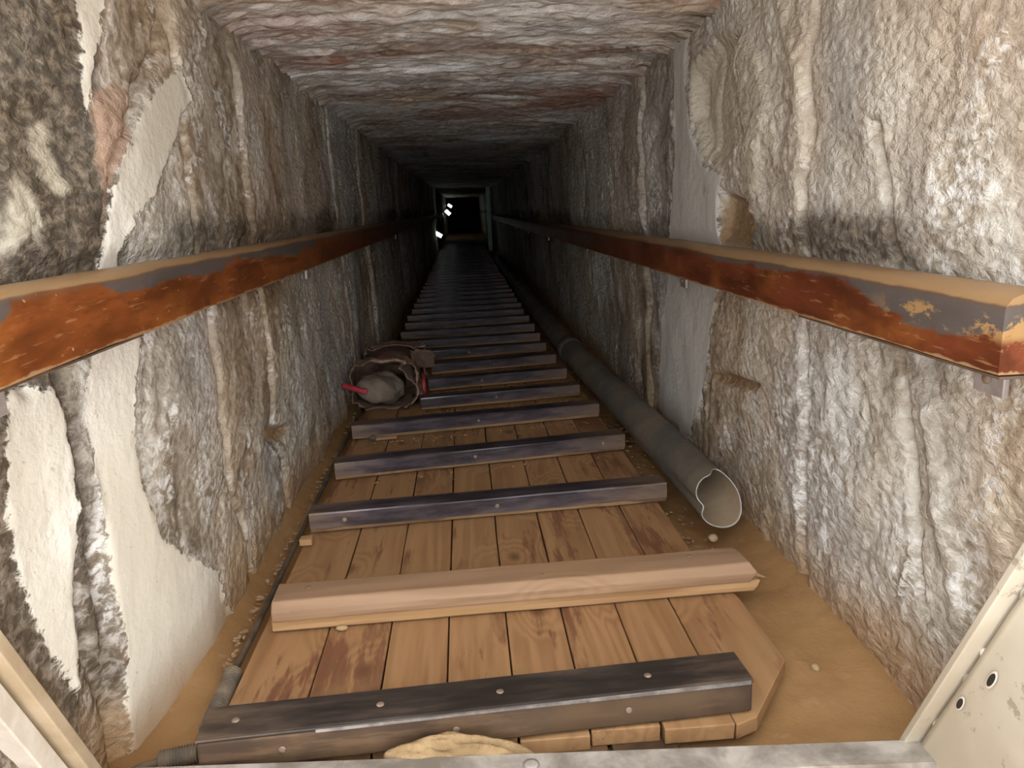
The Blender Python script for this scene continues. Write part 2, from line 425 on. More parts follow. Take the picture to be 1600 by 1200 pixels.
M['peb'] = plain('pale pebble', (.38, .25, .13), (.50, .36, .22), .9, 30, bump=.4)
M['rock'] = plain('buff sand lump', (.20, .125, .058), (.31, .205, .105), .95, 22, bump=1.0, dist=.008)
M['chip'] = plain('rubble chips', (.22, .13, .065), (.36, .23, .13), .9, 60, bump=.3)
M['blue'] = plain('blue rag', (.03, .075, .13), (.06, .13, .20), .7, 60)
M['green'] = plain('green plastic scrap', (.10, .13, .07), (.19, .20, .12), .6, 40)
M['teal'] = plain('green lamplight tint', (.36, .58, .53), (.48, .70, .65), .45, 9)  # green lamplight on the far frame is put into this colour
M['bracket'] = plain('galvanised bracket', (.36, .30, .28), (.56, .50, .47), .45, 20, metal=.3)
M['dark_wood'] = plain('old lintel', (.10, .08, .06), (.18, .14, .11), .7, 12)
def lamp_mat():
    m = Mat('lit lamp lens'); m.put(m.b.inputs['Emission Color'], (.86, 1.0, .96)); m.put(m.b.inputs['Emission Strength'], 6.0)
    return m.done((.8, .85, .83), .4)
M['lens'] = lamp_mat()

# ------------------------------------------------------------------ the passage: walls, ceiling, sand floor
def left_base(y, z): return -.55 - .050 * (1 - ss(.92, 1.42, y)) + .03 * ss(1.5, 3.5, y) * (1 - ss(-.8, .2, z))
def right_base(y, z): return .69 - .055 * (z + .82) / 1.26 + .03 * ss(.98, .5, y)
Y_START, Y_END = -.12, 34.0
def ys_grid(start, step, dense_to, grow):
    y = list(np.arange(start, dense_to, step)); s = step
    while y[-1] < Y_END: s *= grow; y.append(y[-1] + s)
    return np.array(y)

LP = dict(
 A=[(1.633, 0.29), (1.687, 0.248), (1.618, 0.206), (1.572, 0.158), (1.499, 0.106), (1.454, 0.065), (1.386, 0.031), (1.325, 0.005), (1.269, -0.048), (1.328, -0.126), (1.256, -0.275), (1.232, -0.333), (1.236, -0.422), (1.266, -0.527), (1.395, -0.637), (1.47, -0.688), (1.465, -0.749), (1.505, -0.808), (1.453, -0.88), (1.353, -0.928), (1.277, -0.941), (1.099, -0.9), (1.104, -0.756), (1.131, -0.638), (1.126, -0.547), (1.127, -0.421), (1.124, -0.319), (1.123, -0.26), (1.135, -0.224), (1.189, -0.138), (1.229, -0.046), (1.257, 0.021), (1.308, 0.091), (1.397, 0.168), (1.522, 0.248)],
 B=[(1.275, 0.46), (1.365, 0.47), (1.353, 0.364), (1.32, 0.283), (1.282, 0.23), (1.262, 0.19), (1.239, 0.16), (1.259, 0.253)],
 C=[(0.992, -0.199), (1.08, -0.22), (1.09, -0.307), (1.075, -0.399), (1.053, -0.487), (1.035, -0.579), (1.021, -0.673), (0.974, -0.57), (0.963, -0.506), (0.949, -0.416), (0.949, -0.33)],
 D=[(1.255, 0.194), (1.341, 0.216), (1.412, 0.211), (1.352, 0.128), (1.277, 0.06), (1.244, 0.002), (1.238, 0.021), (1.253, 0.116)],
 E=[(1.716, -0.645), (1.723, -0.715), (1.686, -0.779), (1.63, -0.791)],
 F=[(1.909, -0.518), (2.185, -0.582), (2.077, -0.607), (1.951, -0.561)],
 S1=[(1.112, 0.131), (1.158, 0.152), (1.165, 0.084), (1.191, 0.04), (1.143, 0.031), (1.107, 0.065)],
 S2=[(1.071, 0.088), (1.098, 0.048), (1.11, 0.006), (1.077, -0.018), (1.031, -0.033)],
 S3=[(1.98, .31), (2.02, .30), (1.95, .10), (1.90, .02), (1.90, .12)],
 S4=[(2.62, .32), (2.70, .30), (2.62, .05), (2.56, .08)])
RP = dict(
 G=[(2.33, 0.46), (2.357, 0.119), (2.414, -0.031), (2.482, -0.235), (2.597, -0.444), (2.691, -0.745), (2.251, -0.716), (2.106, -0.515), (2.033, -0.32), (1.956, -0.192), (1.959, -0.03), (1.928, 0.062), (2.079, 0.094), (2.184, 0.194), (2.218, 0.332), (2.18, .46)],
 H=[(2.18, 0.342), (2.0, 0.394), (1.761, 0.364), (1.848, 0.259), (1.835, 0.102), (1.937, 0.075), (2.078, 0.102), (2.171, 0.209)],
 I=[(1.931, 0.016), (1.778, -0.001), (1.72, -0.058), (1.742, -0.113), (1.98, -0.111)],
 J=[(2.085, -0.483), (1.912, -0.434), (1.656, -0.413), (1.714, -0.445), (1.966, -0.483)],
 K=[(1.086, -0.555), (1.075, -0.594), (1.102, -0.659), (1.121, -0.658)],
 T1=[(1.80, .36), (1.66, .30), (1.60, .18), (1.66, .02), (1.72, -.02), (1.76, .14), (1.84, .30)],
 T2=[(1.60, .40), (1.52, .36), (1.42, .20), (1.46, .18), (1.56, .30)],
 Lc=[(1.20, .10), (1.15, -.1), (1.131, -0.212), (1.099, -0.389), (1.064, -0.566), (1.037, -0.64)],
 Mc=[(1.049, -0.324), (1.037, -0.389), (1.009, -0.458), (0.973, -0.542), (0.955, -0.593)])

def block_offsets(y, z, seed, joints):
    """each stone of a wall stands a little in or out; narrow joints between"""
    r = np.random.default_rng(seed); off = np.zeros_like(y); gro = np.zeros_like(y)
    yy = y + .05 * fbm(z * 2.2 + seed, y * .4, 3, seed) + .02 * noise2(z * 9, y * .5 + seed, seed + 5) + .06 * z
    for j in joints:
        off = off + ss(j - .012, j + .012, yy) * r.uniform(-.014, .014)
        gro = np.maximum(gro, np.exp(-((yy - j) / .012) ** 2))
    return off, gro

def rock_relief(y, z, s):
    low = fbm(y * 1.4, z * 1.0, 3, s) * .018
    flute = ridge(y * 5 + .8 * noise2(z * 2, y * 2, s + 3), z * 1.8, 3, s + 1) * .0035
    lumps = fbm(y * 8 + 1.5 * noise2(y * 3, z * 3, s + 8), z * 8, 3, s + 2) * .011
    crust = np.abs(fbm(y * 30, z * 36, 2, s + 4)) * .008 * ss(-.35, .25, fbm(y * 3, z * 2, 2, s + 12))
    return low, flute, lumps, crust

def make_wall(name, base, side, polys, s):
    yv = ys_grid(Y_START, .0075, 4.2, 1.03); zv = np.linspace(-.93, .56, 180)
    y, z = np.meshgrid(yv, zv, indexing='ij')
    low, flute, lumps, crust = rock_relief(y, z, s)
    joints = [1.02, 1.6, 2.0, 2.75, 3.4, 4.3, 5.0, 5.9, 6.8, 7.6, 8.6, 9.5, 10.4, 11.6, 12.8] if side < 0 else [1.45, 2.05, 2.75, 3.3, 4.0, 4.7, 5.6, 6.4, 7.3, 8.3, 9.4, 10.6, 12.0]
    off, gro = block_offsets(y, z, s, joints)
    off *= ss(.9, 1.2, y)
    D = {k: sdf(v, y, z) for k, v in polys.items() if k not in ('Lc', 'Mc')}
    big = lambda ks: np.max([D[k] for k in ks], 0)
    if side < 0:
        plaster = big('ABCE'); pit = D['F']; red = D['D']; pale = big(['S1', 'S2', 'S3', 'S4']); tint = 0 * y
        grime = 1.15 * ss(1.36, 1.22, y) * ss(-.16, -.05, z) * ss(-.4, .0, y)
        grime = np.maximum(grime, .62 * ss(1.16, 1.10, y) * ss(.06, -.25, z) * 1.1)
        extra = -.028 * ss(-.004, .012, pit) - .010 * np.exp(-(line_d([(1.235, -.05), (1.25, .02), (1.29, .1), (1.40, .2), (1.53, .30), (1.60, .42)], y, z) / .012) ** 2) * 2
        extra = extra + .012 * ss(-.01, .02, red)
        extra = extra - .012 * np.exp(-(line_d([(1.09, -.2), (1.105, -.4), (1.10, -.6), (1.085, -.8)], y, z) / .012) ** 2)
    else:
        plaster = big('GK'); pit = np.maximum(D['I'], D['J']); red = 0 * y - 1; pale = big(['T1', 'T2']); tint = .75 * ss(1.7, 2.0, y)
        pale = np.maximum(pale, D['H'])
        grime = 0 * y
        extra = -.035 * ss(-.01, .02, D['I']) - .02 * ss(-.004, .015, D['J']) - .03 * ss(-.005, .05, D['H'])
        extra = extra - .02 * np.exp(-(line_d(polys['Lc'], y, z) / .010) ** 2) + .012 * np.exp(-(line_d(polys['Mc'], y, z) / .018) ** 2)
        extra = extra + .012 * ss(-.01, .03, D['T1']) + .008 * ss(-.01, .03, D['T2'])
    # hand grime above the rails
    zr = -.06 if side < 0 else -.11
    band = np.exp(-((z - zr - .035) / .075) ** 2) * (.62 + .5 * fbm(y * 2.2, z * 3, 3, s + 31)) * ss(.4, 1.3, y)
    grime = np.maximum(grime, band)
    pm = ss(-.006, .008, plaster + .012 * fbm(y * 24, z * 24, 3, s + 9))
    d = low + flute + lumps + crust + off - .014 * gro + extra
    smooth = low * .8 + off * .6 + .004 * fbm(y * 9, z * 9, 3, s + 6) + .006
    d = d * (1 - pm) + smooth * pm
    rail_zone = np.exp(-((z - (zr - .045)) / .06) ** 4)
    d = d * (1 - .6 * rail_zone) - .004 * rail_zone
    x = base(y, z) - side * d
    return grid_mesh(name, np.stack([x, y, z], -1), M['stone'], None,
                     dict(plaster=plaster, pit=pit, red=red, pale=pale, tint=tint, grime=grime), flip=side > 0)

tag(make_wall('wall_left', left_base, -1, LP, 21), 'rough salt-crusted stone wall with pale plaster patches', kind='structure')
tag(make_wall('wall_right', right_base, 1, RP, 57), 'rough pale grey stone wall above the drain pipe', kind='structure')

def make_ceiling():
    yv = ys_grid(.50, .009, 4.2, 1.035); xv = np.linspace(-.70, .76, 165)
    y, x = np.meshgrid(yv, xv, indexing='ij')
    off, gro = block_offsets(y, x, 91, [1.32, 1.95, 2.62, 3.3, 4.1, 5.0, 5.9, 6.9, 8.0, 9.2, 10.5, 12, 13.5])
    d = .016 * fbm(x * 1.5, y * 2.0, 3, 5) + .010 * ridge(x * 1.8, y * 11, 3, 6) + .010 * fbm(x * 8, y * 20, 3, 7) + .006 * fbm(x * 22, y * 46, 2, 8)
    edge = .03 * ss(.52, .66, np.abs(x - .06)) * (1 + fbm(y * 3, x, 3, 3))
    z = .455 - .02 * (x - .06) - d - off * .7 + .010 * gro - edge
    zero = 0 * y
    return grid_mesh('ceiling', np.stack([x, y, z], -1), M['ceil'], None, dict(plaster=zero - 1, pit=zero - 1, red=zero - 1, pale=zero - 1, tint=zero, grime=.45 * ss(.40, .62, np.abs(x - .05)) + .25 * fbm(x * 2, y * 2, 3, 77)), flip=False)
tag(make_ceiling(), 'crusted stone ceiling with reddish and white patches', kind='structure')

def make_floor():
    yv = ys_grid(-.5, .012, 3.6, 1.06); xv = np.linspace(-.72, .80, 150)
    y, x = np.meshgrid(yv, xv, indexing='ij')
    z = -.825 + .008 * fbm(x * 4, y * 4, 4, 3) + .002 * fbm(x * 40, y * 40, 2, 4)
    z = z + .035 * ss(.60, .72, x) * ss(1.0, 1.6, y) + .05 * ss(-.49, -.56, x) * ss(1.15, 1.5, y)
    z = np.where((x > -.46) & (x < .53) & (y > .98), np.minimum(z, -.822), z)
    z = z + .028 * np.exp(-((x + .02) / .17) ** 2 - ((y - .955) / .035) ** 2)
    return grid_mesh('floor', np.stack([x, y, z], -1), M['sand'], None, None, flip=True)
tag(make_floor(), 'ochre sand covering the passage floor', kind='structure')
P = np.array([[[-.8, Y_END - .4, -1], [.85, Y_END - .4, -1]], [[-.8, Y_END - .4, .7], [.85, Y_END - .4, .7]]])
tag(grid_mesh('wall_back', P, M['dark_wood']), 'dark end of the passage', kind='structure')

# ------------------------------------------------------------------ plank walkway
walk = tag(empty('plank_walkway', (0, 1.0, -.82)), 'dusty pine plank walkway running down the middle of the passage', 'walkway')
seams = [-.428, -.297, -.178, -.066, .044, .153, .262, .373, .505]
ends0 = [1.012, 1.010, 1.004, 1.012, 1.000, 1.008, .998, 1.004]
for i in range(8):
    x0, x1 = seams[i] + .0015, seams[i + 1] - .0015
    if i == 7: x1 = .475
    r = random.Random(i)
    segs = [(ends0[i], r.choice([5.1, 5.9, 6.6])), ]
    segs += [(segs[0][1] + .003, r.choice([11.3, 11.8])), (None, 17.5)]
    for k, (a, b) in enumerate(segs):
        if a is None: a = segs[k - 1][1] + .003
        zt = -.7765 + r.uniform(-.0015, .0012); zb = -.803
        n = 24 if k == 0 else 8
        ts = list(np.linspace(a, b, n))
        if i == 7 and k == 0:
            # cut-off corner of the outermost board
            out = [(.352 + .022, .996), (.412, 1.012), (.514, 1.15), (.515, 1.17), (.512, 1.36), (.503, 1.43), (.480, 1.50), (.475, b), (.3745, b)]
            vs = [(X, Yv, zt) for X, Yv in out] + [(X, Yv, zb) for X, Yv in out]; m = len(out)
            fs = [tuple(range(m)), tuple(range(m, 2 * m))[::-1]] + [(q, (q + 1) % m, m + (q + 1) % m, m + q) for q in range(m)]
            o = mesh('plank', vs, fs, M['plank'], None)
        else:
            sd = i * 3 + k
            def jig(t, q, X, Z, sd=sd): return (t, X + .0012 * float(noise2(np.array(t * 3.), np.array(q * 4.), sd)), Z + .001 * float(noise2(np.array(t * 2.), np.array(0.), sd + 50)))
            o = extrude('plank', [(x0, zb), (x1, zb), (x1, zt), (x0, zt)], ts, 'y', M['plank'], None, jig)
        bevel(o, .0018, 2)
        o.parent = walk; o.matrix_parent_inverse = Matrix.Translation(Vector((0, -1.0, .82)))
def wk(o): o.parent = walk; o.matrix_parent_inverse = Matrix.Translation(Vector((0, -1.0, .82))); return o
# short cut-offs stacked under the front edge of the boards
wk(box('plank_offcut', (.185, .99, -.822), (.285, 1.09, -.8045), M['face'], bw=.002))
wk(box('plank_offcut', (.060, 1.0, -.824), (.178, 1.10, -.8045), M['face'], bw=.002))
wk(box('bearer', (-.42, 1.03, -.822), (.05, 1.09, -.8045), M['face'], bw=.003))

# ------------------------------------------------------------------ cleats
GROUP = 'cleats laid across the plank walkway'
ORD = ['first', 'second', 'third', 'fourth', 'fifth', 'sixth', 'seventh', 'eighth', 'ninth', 'tenth', 'eleventh', 'twelfth', 'thirteenth', 'fourteenth', 'fifteenth', 'sixteenth', 'seventeenth', 'eighteenth', 'nineteenth', 'twentieth']
Z0 = -.7720
def noisy(sd, amp):
    def j(t, q, a, b): return (t, a + amp * float(noise2(np.array(t * 6.), np.array(q * 3.1), sd)), b + amp * float(noise2(np.array(t * 5.), np.array(q * 2.3 + 9), sd)))
    return j
# first: heavy beam with a dark steel plate on top
c = tag(empty('cleat', (0, 1.02, Z0), .052), 'thick brown cleat with a dark steel top plate, first behind the metal sill', 'cleat', GROUP)
xs = list(np.linspace(-.418, .405, 20))
extrude('timber', [(-.024, 0), (.048, 0), (.048, .052), (-.024, .052)], xs, 'x', M['face'], c, noisy(1, .002), .004)
extrude('top_plate', [(-.026, .0525), (.050, .0525), (.050, .0575), (-.021, .0575), (-.026, .056)], xs, 'x', M['steel_top'], c, noisy(2, .0006), .0012)
extrude('edge_highlight', [(-.0285, .0515), (-.0262, .0515), (-.0262, .0560), (-.0285, .0556)], list(np.linspace(-.25, .40, 14)), 'x', M['edge'], c, noisy(2, .0006))['label'] = 'painted highlight along the steel edge'  # pale strip paints the highlight along the plate's front edge
for x in (-.37, -.16, .02, .25): disc('screw', (x, .012, .0574), .006, .0016, M['screw'], c)
for x in (-.30, -.05, .21): disc('screw', (x, -.0255, .028), .0055, .0016, M['screw'], c, 'y')
# second: two layers of bare timber
c = tag(empty('cleat', (0, 1.40, Z0), .028), 'pale bare timber cleat in two layers with a splintered end, no steel on it', 'cleat', GROUP)
xs = list(np.linspace(-.402, .542, 28))
def ragged(sd, x1, amp):
    base = noisy(sd, .0018)
    def j(t, q, a, b):
        t2, a2, b2 = base(t, q, a, b)
        if t > x1 - .001: t2 += amp * float(noise2(np.array(q * 1.7), np.array(sd * 2.3), sd + 4))
        return t2, a2, b2
    return j
lay = [(-.030, 0), (-.034, .022), (.050, .022), (.050, 0)]
prof = [(-.034, 0), (-.034, .012), (-.034, .024), (0, .024), (.05, .024), (.05, .012), (.05, 0), (0, 0)]
extrude('lower_board', prof, list(np.linspace(-.405, .555, 28)), 'x', M['timber_raw'], c, ragged(3, .555, .014), .0025)
prof = [(-.040, .0245), (-.041, .034), (-.041, .044), (-.026, .060), (.012, .061), (.046, .060), (.054, .050), (.053, .036), (.053, .0245), (.0, .0245)]
extrude('upper_board', prof, xs, 'x', M['timber'], c, ragged(6, .542, .012), .003)
for i, x in enumerate((.525, .548, .537)):
    extrude('splinter', [(-.022 + i * .018, .010 + i * .007), (-.010 + i * .018, .009 + i * .007), (-.014 + i * .018, .016 + i * .007)], [x - .02, x + .012, x + .028 + .004 * i], 'x', M['timber_raw'], c, lambda t, q, a, b, x=x: (t, a, b) if t < x + .02 else (t, -.012 + .2 * (a + .012), .014 + .2 * (b - .014)))
for x, yv in ((-.34, .02), (.12, -.005), (.43, .022)): disc('nail', (x, yv, .0605), .0045, .0012, M['screw'], c)
# third onwards: timber with a folded steel angle over face and top
def steel_cleat(y, rz, label, x0, x1, h, near):
    c = tag(empty('cleat', (0, y, Z0), rz), label, 'cleat', GROUP)
    xs = list(np.linspace(x0, x1, 16 if near else 6)); w = .040
    extrude('timber', [(-.018, 0), (w - .002, 0), (w - .002, h - .004), (-.018, h - .004)], xs, 'x', M['core'], c, noisy(int(y * 10), .0012), .002)
    zb = .011
    pr = [(-.0185, zb), (-.0225, zb), (-.0225, h - .004), (-.0210, h - .0012), (-.0180, h), (w, h), (w, h - .003), (-.0172, h - .003), (-.0185, h - .0055)]
    extrude('steel_angle', pr, xs, 'x', M['steel'], c, noisy(int(y * 10) + 3, .0010), 0)
    if near:
        for x in near: disc('screw', (x, -.0222, h * .55), .0058, .0016, M['screw'], c, 'y')
    return c
near = [(1.868, .066, -.421, .500, .052, (-.335, .05)), (2.284, .135, -.424, .485, .053, (.0, .41)), (2.697, .135, -.43, .474, .052, (.02,)),
        (3.030, .14, -.205, .452, .050, (.1,)), (3.362, .148, -.19, .443, .050, (.05,)), (3.712, .16, -.19, .437, .050, (.12,)), (4.075, .15, -.42, .425, .050, (.0,))]
side_note = ['between the bare timber cleat and the next planks', 'level with the open mouth of the conduit run', 'in front of the torn sack', 'touching the torn sack', 'beside the middle of the torn sack', 'beyond the torn sack', 'just beyond the sack']
for i, (y, rz, x0, x1, h, scr) in enumerate(near):
    lab = ['glossy dark steel-faced cleat with a bright edge, third from the sill', 'violet-grey steel-faced cleat, fourth from the sill',
           'steel-faced cleat fifth from the sill, in front of the torn sack', 'steel-faced cleat sixth from the sill, its end against the torn sack',
           'steel-faced cleat seventh from the sill, beside the torn sack', 'steel-faced cleat eighth from the sill, beside the rear sack',
           'steel-faced cleat ninth from the sill, just beyond the rear sack'][i]
    steel_cleat(y, rz, lab, x0, x1, h, scr)
proto = None; y = 4.46; i = 9
rows = [4.44, 4.81, 5.20, 5.57, 5.93, 6.29, 6.66, 7.03]
while rows[-1] < 17.0: rows.append(rows[-1] + .37 + random.uniform(-.015, .015))
for k, y in enumerate(rows):
    i = 9 + k
    lab = 'dim steel-faced cleat, ' + ORD[i] + ' from the sill, in the dark part of the passage' if i < 20 else 'barely visible cleat far down the dark passage, beyond the twentieth'
    rz = .10 + random.uniform(-.02, .02)
    if proto is None: proto = steel_cleat(y, rz, lab, -.42, .425, .050, None)
    else:
        q = proto.copy(); q.location = (random.uniform(-.008, .008), y, Z0); q.rotation_euler = (0, 0, rz); q['label'] = lab; C.objects.link(q)
        for ch in list(proto.children):
            d = ch.copy(); d.parent = q; C.objects.link(d)

# ------------------------------------------------------------------ handrails
def rail(name, label, xf, xb, zt, zb, y0, mat, sgn, cuts, brs, seed):
    t = tag(empty(name, (0, 0, 0)), label, 'handrail', 'wooden handrails along the walls')
    w = xb - xf; h = zt - zb; n = 10
    # profile seen along the beam: rounded worn top corner on the passage side
    pr = [(xf, zb), (xf, zb + h * .30), (xf, zb + h * .62), (xf + w * .03, zt - h * .16), (xf + w * .12, zt - h * .07), (xf + w * .30, zt - h * .015), (xf + w * .6, zt), (xb, zt - h * .02), (xb, zb)]
    for a, b in zip(cuts[:-1], cuts[1:]):
        ts = list(np.linspace(a + .0008, b - .0008, max(12, int((b - a) / .05) if b < 5 else 14)))
        def jig(T, q, X, Z):
            k = .0030 * float(fbm(np.array(T * 5.), np.array(q * .9), 3, seed)); k2 = .0022 * float(fbm(np.array(T * 7. + 3), np.array(q * 1.1), 3, seed + 2))
            return (T, X + k * (1 if q in (3, 4, 5) else .4), Z + k2)
        o = extrude('beam', pr, ts, 'y', mat, t, jig, 0, smooth=True)
        o.modifiers.new('split', 'EDGE_SPLIT').split_angle = math.radians(42)
    for y in brs:
        br = box('bracket', (min(xf + .3 * w, xb + sgn * .03), y - .028, zb - .0075), (max(xf + .3 * w, xb + sgn * .03), y + .028, zb - .0015), M['bracket'], t, .0015)
        br2 = box('wall_plate', (min(xb - sgn * .004, xb + sgn * .004), y - .028, zb - .05), (max(xb - sgn * .004, xb + sgn * .004), y + .028, zb - .002), M['bracket'], br, .0015)
        disc('bolt', ((xb - sgn * .006), y, zb - .03), .007, .004, M['screw'], br, 'x')
    # thin black strip along the bottom of the first beam
    box('steel_strip', (min(xf - sgn * -.002, xf + .5 * w), cuts[0], zb - .0045), (max(xf - sgn * -.002, xf + .5 * w), cuts[0] + .52, zb - .0012), M['steel_top'], t, .0008)
    return t
M['railL'] = rail_paint('left rail varnish', -.060, -.152, .10, 3.3, .2, (.25, .066, .013), [(0, .5), (.09, .25), (.14, -.3), (.20, -.1), (.24, .3), (.36, .36), (.55, .30), (.8, .36), (1, .2)])
M['railR'] = rail_paint('right rail varnish', -.112, -.203, .13, 9.1, 1.09, (.175, .040, .012), [(0, .50), (.15, .56), (.21, .50), (.27, .26), (.5, .20), (.65, .18), (.8, .20), (1, .12)])
rail('handrail', 'red-brown worn handrail running along the wall above the torn sacks', -.460, -.522, -.060, -.152, .60, M['railL'], -1, [.60, 3.6, 7.6, 11.0, 15.0], [.84, 2.62, 4.4, 6.2, 8.0, 9.8, 11.6, 13.4], 5)
rail('handrail', 'red-brown handrail with scraped grey band and cut end, above the drain pipe', .580, .652, -.112, -.203, .79, M['railR'], 1, [.79, 2.52, 6.4, 11.0, 15.0], [.90, 2.26, 4.1, 5.9, 7.7, 9.5, 11.3, 13.2], 8)

# ------------------------------------------------------------------ drain pipe with a broken mouth
pipe = tag(empty('drain_pipe', (.55, 1.66, -.76)), 'long dusty grey plastic pipe with a broken open end, beside the walkway', 'pipe')
ctr = spline([(.5655, 1.66, -.690), (.5655, 2.1, -.702), (.550, 2.7, -.708), (.520, 3.5, -.709), (.506, 4.4, -.709), (.500, 6.0, -.709), (.499, 8.0, -.709), (.499, 11.0, -.709)], 14)
ctr = [np.array(p) for p in ctr]; SEG = 56
def pipe_shell():
    vs = []; R = .0575
    dense = [ctr[0] + (ctr[1] - ctr[0]) * t for t in np.linspace(0, 1, 7)][:-1] + ctr[1:]
    for i, p in enumerate(dense):
        row = []
        s = np.linalg.norm(p - dense[0])
        for k in range(SEG):
            w = 2 * math.pi * k / SEG                       # 0 = +x, pi/2 = up
            r = R; dy = 0
            if i < 14:
                f = 1 - s / .45 if s < .45 else 0
                dent = math.exp(-((w - 3.3) / .28) ** 2)       # kink in the passage-side flank
                r -= .013 * f * dent
                r += .004 * f * math.cos(2 * (w - 1.9))
            if s < .12:
                e = 1 - s / .12
                notch = math.exp(-((w - 1.25) / .55) ** 2)     # piece broken out of the top
                dy = e * (.052 * notch * (1 if w < 1.62 else max(0, 1 - (w - 1.62) * 4)) + .006 * math.sin(3 * w + 1) + .018 * math.sin(w))
            row.append((p[0] + r * math.cos(w), p[1] + dy, p[2] + r * math.sin(w)))
        vs.append(row)
    return np.array(vs)
Pp = pipe_shell()
off = Matrix.Translation(Vector((-.55, -1.66, .76)))
o = grid_mesh('pipe_body', Pp, M['pvc'], pipe, closed=True); o.matrix_parent_inverse = off
o.data.materials.append(M['pvc_in']); o.data.materials.append(M['pvc_cut'])
s = solid(o, .0024, -1); s.material_offset = 1; s.material_offset_rim = 2
for yv, cr in ((3.80, .064), (6.9, .064)):
    k = min(range(len(ctr)), key=lambda q: abs(ctr[q][1] - yv)); p = ctr[k]; d = (ctr[k + 1] - ctr[k]); d /= np.linalg.norm(d)
    pts = [p + d * t for t in (-.065, -.06, .06, .065)]
    q = tube('coupling', pts, [.0585, cr, cr, .0585], M['pvc'], pipe, 32, False); q.matrix_parent_inverse = off

# ------------------------------------------------------------------ cable with ribbed conduit sleeves
cab = tag(empty('cable', (-.45, 1.3, -.81)), 'black cable with ribbed conduit sleeves along the edge of the planks', 'cable')
co = Matrix.Translation(Vector((.45, -1.3, .81)))
path = spline([(-.452, 8.0, -.795), (-.455, 5.0, -.795), (-.462, 3.2, -.795), (-.460, 2.5, -.795), (-.456, 2.0, -.792), (-.454, 1.72, -.792), (-.453, 1.45, -.795), (-.4525, 1.25, -.794), (-.4495, 1.10, -.797), (-.460, 1.062, -.800), (-.497, 1.055, -.803), (-.545, 1.035, -.806), (-.572, .99, -.808), (-.578, .90, -.810)], 10)
q = tube('cable_core', path, .0062, M['cable'], cab, 10); q.matrix_parent_inverse = co
def ribs(a, b, n, r):
    a = np.array(a); b = np.array(b); pts = []; rad = []
    for i in range(n * 4 + 1):
        pts.append(a + (b - a) * i / (n * 4)); rad.append(r * (1 + .13 * (1 if i % 4 in (1, 2) else -1)))
    q = tube('conduit_sleeve', pts, rad, M['ribbed'], cab, 16); q.matrix_parent_inverse = co
ribs((-.4525, 1.262, -.794), (-.4495, 1.108, -.797), 26, .0145)
ribs((-.452, 1.064, -.802), (-.508, 1.053, -.803), 13, .0135)

# ------------------------------------------------------------------ door frame at the mouth: truly vertical posts, sill, sheet panel
UP = Vector((0, -math.sin(SLOPE), math.cos(SLOPE)))
def vert_prism(name, base, w, d, h0, h1, mat, parent=None, bw=.002):
    """post along true vertical; base = corner, w along +x, d along the axis of the level ground"""
    fw = Vector((0, math.cos(SLOPE), math.sin(SLOPE)))
    b = Vector(base); X = Vector((w, 0, 0)); D = fw * d
    vs = [b + UP * h0, b + X + UP * h0, b + X + D + UP * h0, b + D + UP * h0]
    vs += [v + UP * (h1 - h0) for v in vs]
    o = mesh(name, vs, [(0, 3, 2, 1), (4, 5, 6, 7), (0, 1, 5, 4), (1, 2, 6, 5), (2, 3, 7, 6), (3, 0, 4, 7)], mat, parent)
    return bevel(o, bw) if bw else o
frame = tag(empty('door_1', (0, 0, 0)), 'metal door frame at the mouth of the passage', kind='structure')
# left post: a beige face with a pale folded edge nearer the viewer
vert_prism('door_post', (-.605, .972, -.77), .050, .020, -.06, 1.30, M['post'], frame)
vert_prism('post_flange', (-.617, .930, -.77), .047, .030, -.06, 1.30, M['post_edge'], frame)['label'] = 'pale folded edge of the post'
# sill angle
sl = extrude('sill', [(.858, -.835), (.860, -.752), (.903, -.7505), (.905, -.7535), (.863, -.756), (.861, -.835)], list(np.linspace(-.60, .60, 16)), 'x', M['sill'], frame, lambda t, q, a, b: (t, a - .065 * (t - .58) , b))
bolt = disc('bolt_head', (.055, .915, -.7505), .012, .0012, M['edge'], frame, 'z', 20)
disc('bolt_core', (.055, .915, -.7494), .0095, .0008, M['sill'], bolt, 'z', 20)
# right post strip and the sheet behind it
strip = vert_prism('door_post', (.578, .899, -.75), .030, .010, -.06, 1.30, M['paint'], frame, .0015)
for k, h in enumerate((.05, .16, .22, .34, .47, .52)):
    p = Vector((.605, .895, -.75)) + UP * h
    lump('weld', p, (.006, .004, .009), M['sill'] if k % 2 else M['post_edge'], strip, .25, 2, k)
panel = tag(empty('sheet_panel', (.62, .85, -.75)), 'chipped cream sheet metal panel with two holes drawn as dark discs, beside the sill', 'panel')
def panel_mesh():
    """leaf standing almost along the passage, nearer the viewer than the post; dark discs stand for its two holes"""
    hinge = Vector((.600, .893, -.75)); inw = Vector((.055, -1, 0)); fw = Vector((.03, -math.cos(SLOPE), -math.sin(SLOPE))).normalized()
    nu, nv = 70, 90; W = .72; H = .80
    holes = [((.0905), (.0975)), ((.0605), (.0480))]
    return hinge, fw, nu, nv, W, H
hinge, fw, nu, nv, W, H = panel_mesh()
u, v = np.meshgrid(np.linspace(0, W, 90), np.linspace(-.35, H, 110), indexing='ij')
nx = Vector((1, 0, 0))
bulge = .004 * fbm(u * 5, v * 5, 3, 8)
PP = np.stack([hinge[c] + u * fw[c] + v * UP[c] + bulge * nx[c] for c in range(3)], -1)
pm_ = grid_mesh('sheet', PP, M['paint'], panel); solid(pm_, .004, 0)
pm_.matrix_parent_inverse = Matrix.Translation(Vector((-.62, -.85, .75)))

